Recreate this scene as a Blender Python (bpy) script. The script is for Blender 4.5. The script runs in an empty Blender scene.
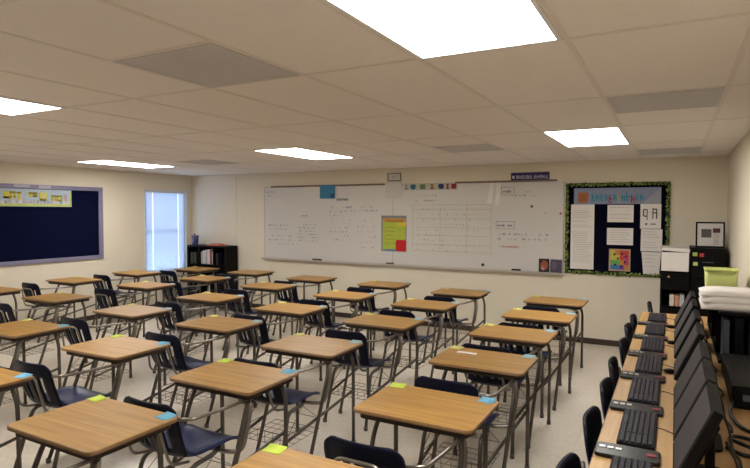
import bpy, math, random
from mathutils import Vector, Matrix
random.seed(7)
S = bpy.context.scene
COL = S.collection
PI = math.pi

# ------------------------------------------------------------------ mesh builder
class MB:
    def __init__(self):
        self.v, self.f, self.m, self.s = [], [], [], []
    def face(self, idx, mat=0, smooth=False):
        self.f.append(tuple(idx)); self.m.append(mat); self.s.append(smooth)
    def box(self, x0, x1, y0, y1, z0, z1, mat=0, M=None):
        b = len(self.v)
        p = [(x0,y0,z0),(x1,y0,z0),(x1,y1,z0),(x0,y1,z0),(x0,y0,z1),(x1,y0,z1),(x1,y1,z1),(x0,y1,z1)]
        self.v += [tuple(M @ Vector(q)) if M else q for q in p]
        for q in ((0,3,2,1),(4,5,6,7),(0,1,5,4),(1,2,6,5),(2,3,7,6),(3,0,4,7)):
            self.face([b+i for i in q], mat)
        return self
    def cbox(self, c, s, mat=0, M=None):
        return self.box(c[0]-s[0]/2,c[0]+s[0]/2,c[1]-s[1]/2,c[1]+s[1]/2,c[2]-s[2]/2,c[2]+s[2]/2,mat,M)
    def prism(self, pts, z0, z1, mat=0, M=None, side=None):
        n = len(pts); b = len(self.v)
        T = (lambda q: tuple(M @ Vector(q))) if M else (lambda q: q)
        self.v += [T((x,y,z0)) for x,y in pts] + [T((x,y,z1)) for x,y in pts]
        self.face([b+i for i in reversed(range(n))], mat); self.face([b+n+i for i in range(n)], mat)
        for i in range(n):
            j = (i+1) % n
            self.face([b+i,b+j,b+n+j,b+n+i], mat if side is None else side)
        return self
    def tube(self, pts, r, n=8, mat=0, fillet=0.0, seg=5, cap=True):
        P = [Vector(p) for p in pts]
        if fillet > 0 and len(P) > 2:
            Q = [P[0]]
            for i in range(1, len(P)-1):
                a, c, d = P[i-1], P[i], P[i+1]
                u = (a-c); w = (d-c); k = min(fillet, u.length*.48, w.length*.48)
                s, e = c+u.normalized()*k, c+w.normalized()*k
                for j in range(seg+1):
                    t = j/seg
                    Q.append((1-t)**2*s + 2*t*(1-t)*c + t*t*e)
            Q.append(P[-1]); P = Q
        b = len(self.v); N = None
        for i, p in enumerate(P):
            t = (P[min(i+1,len(P)-1)] - P[max(i-1,0)]).normalized()
            if N is None:
                N = t.orthogonal().normalized()
            N = (N - t*N.dot(t)).normalized(); B = t.cross(N)
            for j in range(n):
                a = 2*PI*j/n
                self.v.append(tuple(p + (N*math.cos(a)+B*math.sin(a))*r))
        for i in range(len(P)-1):
            for j in range(n):
                k = (j+1) % n
                self.face([b+i*n+j, b+i*n+k, b+(i+1)*n+k, b+(i+1)*n+j], mat, True)
        if cap:
            self.face([b+j for j in reversed(range(n))], mat)
            self.face([b+(len(P)-1)*n+j for j in range(n)], mat)
        return self
    def cyl(self, c, r, h, n=20, mat=0, r2=None):
        r2 = r if r2 is None else r2; b = len(self.v)
        for k, (rr, z) in enumerate(((r, c[2]), (r2, c[2]+h))):
            self.v += [(c[0]+rr*math.cos(2*PI*j/n), c[1]+rr*math.sin(2*PI*j/n), z) for j in range(n)]
        self.face([b+j for j in reversed(range(n))], mat); self.face([b+n+j for j in range(n)], mat)
        for j in range(n):
            k = (j+1) % n; self.face([b+j,b+k,b+n+k,b+n+j], mat, True)
        return self
    def ball(self, c, r, n=10, m=6, mat=0, sc=(1,1,1)):
        b = len(self.v)
        for i in range(m+1):
            a = PI*i/m
            for j in range(n):
                t = 2*PI*j/n
                self.v.append((c[0]+r*sc[0]*math.sin(a)*math.cos(t), c[1]+r*sc[1]*math.sin(a)*math.sin(t), c[2]+r*sc[2]*math.cos(a)))
        for i in range(m):
            for j in range(n):
                k = (j+1) % n
                self.face([b+i*n+j, b+(i+1)*n+j, b+(i+1)*n+k, b+i*n+k], mat, True)
        return self
    def build(self, name, mats, parent=None, bevel=0, smooth=False, solid=0, segs=2, sub=0):
        me = bpy.data.meshes.new(name)
        me.from_pydata(self.v, [], self.f)
        for m in (mats if isinstance(mats, (list, tuple)) else [mats]):
            me.materials.append(m)
        for p, mi, sm in zip(me.polygons, self.m, self.s):
            p.material_index = mi; p.use_smooth = sm or smooth
        me.update()
        o = bpy.data.objects.new(name, me); COL.objects.link(o)
        if parent: o.parent = parent
        if solid:
            q = o.modifiers.new('solid', 'SOLIDIFY'); q.thickness = solid; q.offset = 0
        if bevel:
            q = o.modifiers.new('edge', 'BEVEL'); q.width = bevel; q.segments = segs; q.limit_method = 'ANGLE'; q.angle_limit = math.radians(40)
        if sub:
            q = o.modifiers.new('sub', 'SUBSURF'); q.levels = sub; q.render_levels = sub
        return o

def rrect(x0, x1, y0, y1, r, n=5):
    out = []
    for cx, cy, a0 in ((x1-r,y1-r,0),(x0+r,y1-r,PI/2),(x0+r,y0+r,PI),(x1-r,y0+r,3*PI/2)):
        for i in range(n+1):
            a = a0 + PI/2*i/n
            out.append((cx+r*math.cos(a), cy+r*math.sin(a)))
    return out

def thing(name, label, cat, loc=(0,0,0), rz=0, group=None):
    o = bpy.data.objects.new(name, None); COL.objects.link(o)
    o.empty_display_size = .1
    o.location = loc; o.rotation_euler = (0,0,rz)
    return tag(o, label, cat, group)
def tag(o, label, cat, group=None):
    o['label'] = label; o['category'] = cat
    if group: o['group'] = group
    return o
def struct(o):
    o['kind'] = 'structure'; return o
def part(o, label):
    o['label'] = label; return o
def copy_tree(o, parent=None):
    c = o.copy(); COL.objects.link(c); c.parent = parent
    for ch in [x for x in ALLKIDS(o)]:
        copy_tree(ch, c)
    return c
def ALLKIDS(o):
    return [x for x in list(COL.objects) if x.parent == o]

# ------------------------------------------------------------------ materials
def mat(name, col, rough=.5, metal=0, spec=None, noise=None, nscale=8, bump=0, bscale=40, emit=None, estr=0, trans=0):
    m = bpy.data.materials.new(name); m.use_nodes = True
    nt = m.node_tree; b = nt.nodes['Principled BSDF']
    b.inputs['Base Color'].default_value = (*col, 1); b.inputs['Roughness'].default_value = rough
    b.inputs['Metallic'].default_value = metal
    if spec is not None: b.inputs['Specular IOR Level'].default_value = spec
    if emit: b.inputs['Emission Color'].default_value = (*emit, 1); b.inputs['Emission Strength'].default_value = estr
    if trans: b.inputs['Transmission Weight'].default_value = trans
    tc = nt.nodes.new('ShaderNodeTexCoord')
    if noise is not None:
        n = nt.nodes.new('ShaderNodeTexNoise'); n.inputs['Scale'].default_value = nscale; n.inputs['Detail'].default_value = 5
        nt.links.new(tc.outputs['Object'], n.inputs['Vector'])
        r = nt.nodes.new('ShaderNodeValToRGB'); r.color_ramp.elements[0].position = .3; r.color_ramp.elements[1].position = .7
        r.color_ramp.elements[0].color = (*noise, 1); r.color_ramp.elements[1].color = (*col, 1)
        nt.links.new(n.outputs['Fac'], r.inputs['Fac']); nt.links.new(r.outputs['Color'], b.inputs['Base Color'])
    if bump:
        n2 = nt.nodes.new('ShaderNodeTexNoise'); n2.inputs['Scale'].default_value = bscale
        nt.links.new(tc.outputs['Object'], n2.inputs['Vector'])
        bp = nt.nodes.new('ShaderNodeBump'); bp.inputs['Strength'].default_value = bump; bp.inputs['Distance'].default_value = .01
        nt.links.new(n2.outputs['Fac'], bp.inputs['Height']); nt.links.new(bp.outputs['Normal'], b.inputs['Normal'])
    return m

def wood(name, c1, c2, rough=.35, stretch=(1.2, 22, 22)):
    m = bpy.data.materials.new(name); m.use_nodes = True
    nt = m.node_tree; b = nt.nodes['Principled BSDF']; b.inputs['Roughness'].default_value = rough
    tc = nt.nodes.new('ShaderNodeTexCoord'); oi = nt.nodes.new('ShaderNodeObjectInfo')
    mp = nt.nodes.new('ShaderNodeMapping'); mp.inputs['Scale'].default_value = stretch
    add = nt.nodes.new('ShaderNodeVectorMath'); add.operation = 'ADD'
    mul = nt.nodes.new('ShaderNodeMath'); mul.operation = 'MULTIPLY'; mul.inputs[1].default_value = 13
    nt.links.new(oi.outputs['Random'], mul.inputs[0])
    nt.links.new(tc.outputs['Object'], mp.inputs['Vector']); nt.links.new(mp.outputs['Vector'], add.inputs[0]); nt.links.new(mul.outputs[0], add.inputs[1])
    n = nt.nodes.new('ShaderNodeTexNoise'); n.inputs['Scale'].default_value = 1.6; n.inputs['Detail'].default_value = 6; n.inputs['Distortion'].default_value = .6
    nt.links.new(add.outputs[0], n.inputs['Vector'])
    r = nt.nodes.new('ShaderNodeValToRGB'); e = r.color_ramp.elements
    e[0].position = .28; e[0].color = (*c2, 1); e[1].position = .72; e[1].color = (*c1, 1)
    nt.links.new(n.outputs['Fac'], r.inputs['Fac']); nt.links.new(r.outputs['Color'], b.inputs['Base Color'])
    return m

def tile_floor():
    m = bpy.data.materials.new('vinyl_tile'); m.use_nodes = True
    nt = m.node_tree; b = nt.nodes['Principled BSDF']; b.inputs['Roughness'].default_value = .28
    tc = nt.nodes.new('ShaderNodeTexCoord')
    br = nt.nodes.new('ShaderNodeTexBrick'); br.offset = 0; br.inputs['Scale'].default_value = 1
    br.inputs['Brick Width'].default_value = .305; br.inputs['Row Height'].default_value = .305
    br.inputs['Mortar Size'].default_value = .0018; br.inputs['Mortar Smooth'].default_value = .2
    br.inputs['Color1'].default_value = (*FLOOR_A, 1); br.inputs['Color2'].default_value = (*FLOOR_B, 1)
    br.inputs['Mortar'].default_value = (.55,.48,.40,1)
    nt.links.new(tc.outputs['Object'], br.inputs['Vector'])
    n = nt.nodes.new('ShaderNodeTexNoise'); n.inputs['Scale'].default_value = 30; n.inputs['Detail'].default_value = 6
    nt.links.new(tc.outputs['Object'], n.inputs['Vector'])
    mx = nt.nodes.new('ShaderNodeMix'); mx.data_type = 'RGBA'; mx.blend_type = 'MULTIPLY'; mx.inputs[0].default_value = .35
    rp = nt.nodes.new('ShaderNodeValToRGB'); rp.color_ramp.elements[0].position = .35; rp.color_ramp.elements[0].color = (.72,.70,.66,1); rp.color_ramp.elements[1].position = .6
    nt.links.new(n.outputs['Fac'], rp.inputs['Fac'])
    nt.links.new(br.outputs['Color'], mx.inputs[6]); nt.links.new(rp.outputs['Color'], mx.inputs[7])
    nt.links.new(mx.outputs[2], b.inputs['Base Color'])
    return m

FLOOR_A, FLOOR_B = (.72,.65,.56), (.70,.63,.54)
WALL = mat('cream_wall_paint', (.77,.705,.585), .75, noise=(.75,.685,.565), nscale=3, bump=.05, bscale=120)
CEIL = mat('mineral_ceiling_tile', (.85,.805,.785), .9, noise=(.83,.785,.765), nscale=25, bump=.12, bscale=160)
TBAR = mat('ceiling_grid_metal', (.76,.71,.67), .7)
FLOOR = tile_floor()
BASE = mat('brown_rubber_base', (.045,.026,.018), .5)
OAK = wood('oak_laminate', (.50,.285,.078), (.31,.160,.036), .42)
OAK_EDGE = mat('oak_edge_band', (.19,.10,.035), .45, noise=(.15,.075,.026), nscale=30)
TABLE = wood('table_laminate', (.56,.345,.145), (.42,.245,.092), .45, (22,1.2,22))
UNDER = mat('dark_underside', (.035,.025,.018), .7)
METAL = mat('bronze_grey_steel', (.135,.118,.10), .42, .6, noise=(.105,.09,.078), nscale=12)
CHROME = mat('chrome_tube', (.30,.275,.245), .3, .85)
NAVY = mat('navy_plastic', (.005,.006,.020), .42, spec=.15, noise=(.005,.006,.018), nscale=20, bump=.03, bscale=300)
NAVY_LIT = mat('navy_plastic_lit', (.014,.021,.078), .36, spec=.35, noise=(.012,.018,.066), nscale=20, bump=.03, bscale=300)  # same navy plastic, with the seat's highlight put into a brighter base colour
GLIDE = mat('grey_glide', (.10,.09,.085), .6)
BLACK = mat('black_paint', (.005,.0045,.005), .5, spec=.1, noise=(.005,.0045,.005), nscale=10)
BLACKG = mat('black_gloss', (.007,.007,.008), .3, spec=.25)
CASE = mat('charcoal_casing', (.006,.0055,.007), .55, spec=.1, noise=(.006,.006,.007), nscale=30)
KEYB = mat('keyboard_shell', (.008,.007,.010), .55, spec=.12, noise=(.008,.007,.010), nscale=30)
KEY = mat('keycap_grey', (.034,.030,.040), .55, spec=.2)
SCREEN = mat('dark_screen', (.048,.044,.050), .5, spec=.3)
SILVER = mat('silver_button', (.75,.73,.72), .3, .3)
RED = mat('red_plastic', (.22,.012,.03), .4)
CABLE = mat('black_cable', (.012,.011,.011), .5)
WBOARD = mat('whiteboard_enamel', (.67,.65,.63), .32, noise=(.64,.62,.61), nscale=2)
ALU = mat('aluminium_trim', (.52,.48,.43), .4, .35)
RAIL = mat('brown_cork_rail', (.22,.17,.13), .7, noise=(.16,.12,.09), nscale=60)
PAPER = mat('white_paper', (.80,.76,.73), .8, noise=(.77,.73,.70), nscale=6)
PAPERG = mat('grey_paper', (.62,.59,.57), .8)
INK = mat('black_ink', (.05,.05,.06), .7)
GREYINK = mat('grey_ink', (.42,.41,.42), .7)
NAVYF = mat('navy_board_fabric', (.004,.006,.030), .95, spec=.05, noise=(.003,.004,.022), nscale=40, bump=.1, bscale=400)
BLKF = mat('black_board_fabric', (.004,.004,.014), .95, spec=.05, noise=(.003,.003,.010), nscale=40)
LAV = mat('lavender_grey_frame', (.22,.21,.33), .5, noise=(.19,.18,.29), nscale=10)
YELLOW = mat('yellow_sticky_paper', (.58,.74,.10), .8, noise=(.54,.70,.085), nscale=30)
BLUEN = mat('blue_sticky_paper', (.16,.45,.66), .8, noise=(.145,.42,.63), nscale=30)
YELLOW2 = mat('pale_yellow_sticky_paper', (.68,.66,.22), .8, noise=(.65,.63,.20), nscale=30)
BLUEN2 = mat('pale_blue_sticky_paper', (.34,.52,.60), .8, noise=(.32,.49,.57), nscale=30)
LIME = mat('lime_plastic', (.54,.60,.20), .5, noise=(.51,.57,.18), nscale=8)
def flat(name, c, r=.7): return mat(name, c, r, noise=tuple(x*.88 for x in c), nscale=25)
def lampmat(name, c, s):
    m = bpy.data.materials.new(name); m.use_nodes = True; nt = m.node_tree
    b = nt.nodes['Principled BSDF']; b.inputs['Base Color'].default_value = (.8,.8,.8,1)
    b.inputs['Emission Color'].default_value = (*c,1); b.inputs['Emission Strength'].default_value = s
    return m
LAMP = lampmat('lit_prismatic_diffuser', (1.0,.965,.90), 11)
SLAT = bpy.data.materials.new('white_blind_slat'); SLAT.use_nodes = True
_nt = SLAT.node_tree; _nt.nodes.clear()
_o = _nt.nodes.new('ShaderNodeOutputMaterial'); _d = _nt.nodes.new('ShaderNodeBsdfDiffuse'); _t = _nt.nodes.new('ShaderNodeBsdfTranslucent'); _x = _nt.nodes.new('ShaderNodeMixShader')
_d.inputs[0].default_value = (.80,.82,.86,1); _t.inputs[0].default_value = (.80,.84,.90,1); _x.inputs[0].default_value = .5
_nt.links.new(_d.outputs[0], _x.inputs[1]); _nt.links.new(_t.outputs[0], _x.inputs[2]); _nt.links.new(_x.outputs[0], _o.inputs[0])
GLASS = mat('window_glass', (.95,.97,1), .02, trans=1)
WFRAME = mat('white_window_frame', (.78,.80,.84), .5)

# ------------------------------------------------------------------ room
XL, XR, YN, YF, ZC = -8.0, .527, -1.8, 7.63, 2.361
T = .12
struct(MB().box(XL-T, XR+T, YN-T, YF+T, -.1, 0).build('floor', FLOOR))
X0G, Y0G = -.381, 2.245
VENTS = [(-3,-.5),(0,1),(-3,2.5),(-9,2.5),(0,3.5)]
LIGHTS = [(-1,-1),(-6,-1),(-11,-1),(-1,2),(-6,2),(-11,2)]
c = MB().box(XL-T, XR+T, YN-T, YF+T, ZC, ZC+.12, 0)
for i in range(-13, 3):
    x = X0G + .61*i
    if XL < x < XR: c.box(x-.012, x+.012, YN, YF, ZC-.0022, ZC+.001, 1)
for j in range(-4, 6):
    y = Y0G + 1.22*j
    if YN < y < YF: c.box(XL, XR, y-.012, y+.012, ZC-.0026, ZC+.001, 1)
for i, j in VENTS:
    for yy in (j, j+.5):
        if yy != int(yy):
            y = Y0G+1.22*yy; c.box(X0G+.61*i, X0G+.61*(i+1), y-.012, y+.012, ZC-.0026, ZC+.001, 1)
c.box(XL, XR, YF-.02, YF, ZC-.006, ZC+.001, 1); c.box(XL, XL+.02, YN, YF, ZC-.006, ZC+.001, 1); c.box(XR-.02, XR, YN, YF, ZC-.006, ZC+.001, 1)
struct(c.build('ceiling', [CEIL, TBAR]))
struct(MB().box(XL-T, XR+T, YF, YF+T, 0, ZC).build('wall_back', WALL))
struct(MB().box(XL-T, XR+T, YN-T, YN, 0, ZC).build('wall_front', WALL))
struct(MB().box(XR, XR+T, YN, YF, 0, ZC).build('wall_right', WALL))
WY0, WY1, WZ0, WZ1 = 6.56, 7.47, .62, 2.06
struct(MB().box(XL-T,XL,YN,WY0,0,ZC).box(XL-T,XL,WY1,YF,0,ZC).box(XL-T,XL,WY0,WY1,0,WZ0).box(XL-T,XL,WY0,WY1,WZ1,ZC).build('wall_left', WALL))
struct(MB().box(XL+.002, XR-.002, YF-.012, YF-.001, 0, .075).build('baseboard_back', BASE, bevel=.003))
struct(MB().box(XL+.001, XL+.012, YN, YF-.013, 0, .075).build('baseboard_left', BASE, bevel=.003))
struct(MB().box(XR-.012, XR-.001, YN, YF-.013, 0, .075).build('baseboard_right', BASE, bevel=.003))
struct(MB().box(XL, XR, YN+.001, YN+.012, 0, .075).build('baseboard_front', BASE, bevel=.003))
struct(MB().box(-6.945, -6.91, YF-.006, YF-.0005, .076, ZC-.007).build('trim_1', WALL))
# window
w = struct(bpy.data.objects.new('window_1', None)); COL.objects.link(w); w.location = (XL, (WY0+WY1)/2, WZ0)
f = MB(); hw = (WY1-WY0)/2; hh = WZ1-WZ0
f.box(-.10,-.03,-hw,-hw+.04,0,hh).box(-.10,-.03,hw-.04,hw,0,hh).box(-.10,-.03,-hw+.04,hw-.04,0,.04).box(-.10,-.03,-hw+.04,hw-.04,hh-.04,hh).box(-.09,-.05,-hw+.04,hw-.04,hh/2-.012,hh/2+.012)
f.build('window_frame', WFRAME, w, bevel=.004)
MB().box(-.072,-.068,-hw+.04,hw-.04,.04,hh-.04).build('glass_pane', GLASS, w)
MB().box(-.03,.02,-hw-.015,hw+.015,-.025,0).build('window_sill', WFRAME, w, bevel=.004)
MB().box(0.0005,.010,hw,hw+.02,0,hh+.02).box(0.0005,.010,-hw-.02,-hw,0,hh+.02).box(0.0005,.010,-hw,hw,hh,hh+.02).build('window_casing', WFRAME, w, bevel=.003)
b = thing('window_blind', 'white horizontal slat blind drawn down over the daylit window', 'blind', (XL-.012, (WY0+WY1)/2, WZ0+.002))
MB().box(-.02,.012,-hw+.008,hw-.008,hh-.04,hh-.004).build('headrail', WFRAME, b, bevel=.003)
s = MB(); nsl = 66
for k in range(nsl):
    z = .025 + (hh-.075)*k/(nsl-1)
    for ya, yb_ in ((-hw+.015,-.283),(-.277,.277),(.283,hw-.015)):
        s.box(-.0006,.0006,ya,yb_,-.0125,.0125,0,Matrix.Translation((0,0,z)) @ Matrix.Rotation(math.radians(32),4,'Y'))
s.build('slats', SLAT, b)
MB().box(-.012,.012,-hw+.012,hw-.012,.0,.014).build('bottom_rail', WFRAME, b)
for dy in (-.28, .28):
    MB().tube([(.013,dy,.01),(.013,dy,hh-.04)], .0015, 6).build('ladder_cord', SLAT, b)

# ------------------------------------------------------------------ ceiling fixtures
def fixture(i, j, label):
    x0, y0 = X0G+.61*i+.014, Y0G+1.22*j+.014; x1, y1 = x0+.582, y0+1.192
    t = thing('ceiling_light', label, 'ceiling light', ((x0+x1)/2,(y0+y1)/2,ZC), 0, 'ceiling troffer lights')
    a, bb = (x1-x0)/2, (y1-y0)/2
    MB().box(-a,a,-bb,-bb+.016,-.008,.0).box(-a,a,bb-.016,bb,-.008,0).box(-a,-a+.016,-bb+.016,bb-.016,-.008,0).box(a-.016,a,-bb+.016,bb-.016,-.008,0).build('frame', WFRAME, t)
    MB().box(-a+.016,a-.016,-bb+.016,bb-.016,-.006,-.001).build('diffuser', LAMP, t)
ll = ['lit ceiling panel straight above, cut by the picture top edge','lit ceiling panel at the upper side edge of the picture above the dark navy board',
      'lit ceiling panel over the desks on the board wall side','lit ceiling panel above the black bulletin board with green border',
      'lit ceiling panel above the middle of the whiteboard','lit ceiling panel near the window wall, left of the middle panel']
for (i, j), l in zip(LIGHTS, ll): fixture(i, j, l)
VG = mat('grey_vent_metal', (.60,.585,.60), .6, 0, noise=(.57,.555,.57), nscale=14)
vl = ['square grey ceiling vent over the front desks, largest vent in view','grey ceiling vent in front of the lit panel above the bulletin board',
      'faint grey ceiling vent above the whiteboard middle','faint grey ceiling vent near the window corner','narrow grey ceiling vent close above the black filing cabinets']
for (i, j), l in zip(VENTS, vl):
    x0, y0 = X0G+.61*i+.014, Y0G+1.22*j+.014; a = .291
    t = thing('ceiling_vent', l, 'vent', (x0+a, y0+a, ZC), 0, 'ceiling vents')
    MB().box(-a,a,-a,-a+.022,-.006,0).box(-a,a,a-.022,a,-.006,0).box(-a,-a+.022,-a+.022,a-.022,-.006,0).box(a-.022,a,-a+.022,a-.022,-.006,0).build('frame', VG, t, bevel=.002)
    g = MB().box(-a+.022,a-.022,-a+.022,a-.022,-.003,-.0005)
    for k in range(22):
        p = -a+.034+k*(2*a-.068)/21
        g.box(p-.006,p+.006,-a+.022,a-.022,-.0045,-.003)
    g.build('grille', VG, t)

# ------------------------------------------------------------------ seating shells (shared by both chair kinds)
def back_shell(w=.43, h0=.475, h1=.785, y0=-.50, y1=-.58, slots=True, curve=.034, nu=26, nv=16):
    mb = MB(); idx = {}
    for j in range(nv+1):
        v = j/nv
        for i in range(nu+1):
            u = -1 + 2*i/nu
            # rounded top corners, narrower waist
            ww = w/2*(1 - .10*(1-v)**2)
            zt = h1 - .034*max(0, abs(u)-.70)**2/.09
            z = h0 + (zt-h0)*v
            if v > .75: ww *= 1 - .045*((v-.75)/.25)**3
            y = y0 + (y1-y0)*v + curve*u*u - .010*math.sin(PI*v)
            idx[i,j] = len(mb.v); mb.v.append((u*ww, y, z))
    slotcols = {5,6,9,10,15,16,19,20} if slots else set()
    for j in range(nv):
        for i in range(nu):
            if i in slotcols and 2 <= j <= 10: continue
            mb.face((idx[i,j],idx[i+1,j],idx[i+1,j+1],idx[i,j+1]), 0, True)
    return mb
def seat_shell(w=.41, y0=-.515, y1=-.10, z=.448):
    mb = MB(); n = 16; idx = {}
    for j in range(n+1):
        for i in range(n+1):
            a, c_ = -1+2*i/n, -1+2*j/n
            # square to rounded square
            k = .30
            x = a*math.sqrt(1-k*c_*c_*.5*abs(c_)); y = c_*math.sqrt(1-k*a*a*.5*abs(a))
            d = .016*(1-x*x)*(1-y*y)
            zz = z - d + .020*abs(a)**3 - (.030*max(0,(c_-.4)/.6)**2) + (.05*max(0,(-c_-.62)/.38)**2)
            yy = (y0+y1)/2 + y*(y1-y0)/2
            idx[i,j] = len(mb.v); mb.v.append((x*w/2*(1-.06*(1-c_)/2), yy, zz))
    for j in range(n):
        for i in range(n):
            mb.face((idx[i,j],idx[i+1,j],idx[i+1,j+1],idx[i,j+1]), 0, True)
    return mb

# ------------------------------------------------------------------ combination chair desk
def make_desk():
    t = thing('student_desk', 'x', 'desk', group='oak chair desks in columns')
    dt = MB().prism(rrect(-.303,.303,-.229,.229,.038,6), .7265, .7445).build('desktop', OAK, t, bevel=.003)
    e = MB()
    o_, i_ = rrect(-.3055,.3055,-.2315,.2315,.0405,6), rrect(-.3025,.3025,-.2285,.2285,.0375,6)
    n = len(o_); bidx = len(e.v)
    for z in (.727,.7425): e.v += [(x,y,z) for x,y in o_]
    for k in range(n):
        q = (k+1)%n; e.face((k,q,n+q,n+k),0,True)
    e.v += [(x,y,.7425) for x,y in i_]
    for k in range(n):
        q = (k+1)%n; e.face((n+k,n+q,2*n+q,2*n+k),0)
    e.build('edge_band', OAK_EDGE, dt)
    MB().prism(rrect(-.278,.278,-.207,.207,.03,4), .694, .7263).build('underframe', UNDER, t, bevel=.004)
    R = .0125
    for s in (-1, 1):
        lg = MB().tube([(s*.225,.14,.690),(s*.25,.155,.60),(s*.25,.16,.012)], R, 8, fillet=.05).build('leg', METAL, t)
        MB().cyl((s*.25,.16,0), .016, .03, 10).build('glide', GLIDE, lg)
        lg = MB().tube([(s*.225,-.06 if s<0 else -.15,.690),(s*.245,-.10 if s<0 else -.18,.60),(s*.215,-.375,.012)], R, 8, fillet=.05).build('leg', METAL, t)
        MB().cyl((s*.215,-.375,0), .016, .03, 10).build('glide', GLIDE, lg)
        lg = MB().tube([(s*.11-.04,-.20,.412),(s*.165-.04,-.30,.415),(s*.17-.04,-.47,.41),(s*.19-.03,-.60,.012)], R, 8, fillet=.05).build('leg', METAL, t)
        MB().cyl((s*.19-.03,-.60,0), .016, .03, 10).build('glide', GLIDE, lg)
        MB().tube([(s*.249,.158,.33),(s*.19-.03,-.545,.215)] if s<0 else [(s*.249,.158,.40),(s*.18-.03,-.535,.24)], .010, 8).build('side_stretcher', METAL, t)
    # arm: from the chair back forward under the top, then curling down under the seat
    part(MB().tube([(.150,-.560,.690),(.225,-.545,.697),(.235,-.25,.683),(.235,-.12,.683),(.13,-.06,.683)], .0095, 8, fillet=.05).build('arm_tube', CHROME, t), 'chrome arm bar from chair back to desktop')
    part(MB().tube([(.16,-.10,.682),(.245,-.15,.680),(.258,-.17,.60),(.245,-.215,.42),(.16,-.25,.412),(-.16,-.25,.412)], .0120, 8, fillet=.07).build('support_tube', CHROME, t), 'bent chrome tube joining seat and desktop')
    part(MB().tube([(-.185,-.45,.425),(-.185,-.570,.45),(-.155,-.620,.690),(.065,-.620,.690),(.095,-.570,.45),(.095,-.45,.425)], .008, 8, fillet=.05).build('back_frame', CHROME, t), 'chrome hoop behind the backrest')
    cd_ = -.045   # the chair sits a little to one side of the desktop's middle
    q = seat_shell(.40); q.v = [(x+cd_,y,z) for x,y,z in q.v]; q.build('seat', NAVY_LIT, t, solid=.016)
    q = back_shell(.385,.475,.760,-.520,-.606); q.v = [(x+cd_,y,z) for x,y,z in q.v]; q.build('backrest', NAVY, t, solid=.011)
    bk = MB(); z0 = .20; r = .0022
    xs, ya, yb = .185, -.50, -.14
    for z in (z0, z0+.075):
        bk.tube([(-xs,ya,z),(xs,ya,z),(xs,yb,z),(-xs,yb,z),(-xs,ya,z)], r, 5)
    for k in range(7):
        x = -xs+2*xs*k/6; bk.tube([(x,ya,z0+.075),(x,ya,z0),(x,yb,z0)], r*.8, 4)
    for k in range(1,5):
        y = ya+(yb-ya)*k/5; bk.tube([(-xs,y,z0),(xs,y,z0)], r*.8, 4)
    for s in (-1,1):
        bk.tube([(s*xs,ya,z0+.075),(s*.17,-.32,.41),(s*xs,yb,z0+.075)], r, 5)
    bk.v = [(x-.035,y,z) for x,y,z in bk.v]
    bk.build('book_basket', METAL, t)
    return t

COLS = [  # centre of every desk, column by column, from the whiteboard to the camera
 ([(-1.119,6.233),(-1.093,5.275),(-1.112,4.395),(-1.078,3.506),(-1.066,2.537),(-1.14,1.56)], 'column beside computer table'),
 ([(-2.25,6.358),(-2.273,5.342),(-2.24,4.336),(-2.29,3.311),(-2.255,2.465),(-2.315,1.607)], 'second column from computer table'),
 ([(-3.394,6.575),(-3.337,5.486),(-3.356,4.475),(-3.432,3.566),(-3.483,2.60),(-3.55,1.66)], 'third column from computer table'),
 ([(-4.604,6.64),(-4.616,5.69),(-4.574,4.62),(-4.616,3.628),(-4.717,2.638)], 'fourth column from computer table'),
 ([(-5.894,6.829),(-5.938,5.881),(-6.046,4.963),(-6.041,3.774)], 'second column from window wall'),
 ([(-7.02,6.78),(-7.40,5.90),(-7.36,4.84),(-7.275,3.72)], 'column along window wall'),
]
ORD = ['first','second','third','fourth','fifth','last']
NOYEL = {(4,0),(3,0)}; 
BLUE = {(0,1),(0,2),(0,3),(0,4),(1,1),(1,2),(1,3),(1,4),(1,5),(2,1),(2,2),(2,3),(2,4),(2,5),(3,1),(3,2),(3,3),(3,4),(4,1),(4,2),(0,0),(1,0),(2,0),(0,5)}
def make_note(name, m, w, d):
    mb = MB(); n = 6
    for i in range(n+1):
        u = i/n; z = .0008 + .006*max(0,u-.45)**2/.3
        mb.v += [(-w/2, -d/2+d*u, z), (w/2, -d/2+d*u, z)]
    for i in range(n): mb.face((2*i,2*i+1,2*i+3,2*i+2),0,True)
    return mb.build(name, m, solid=.0008)
desk0 = make_desk(); first = True
noteY = noteB = noteY2 = noteB2 = None
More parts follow.
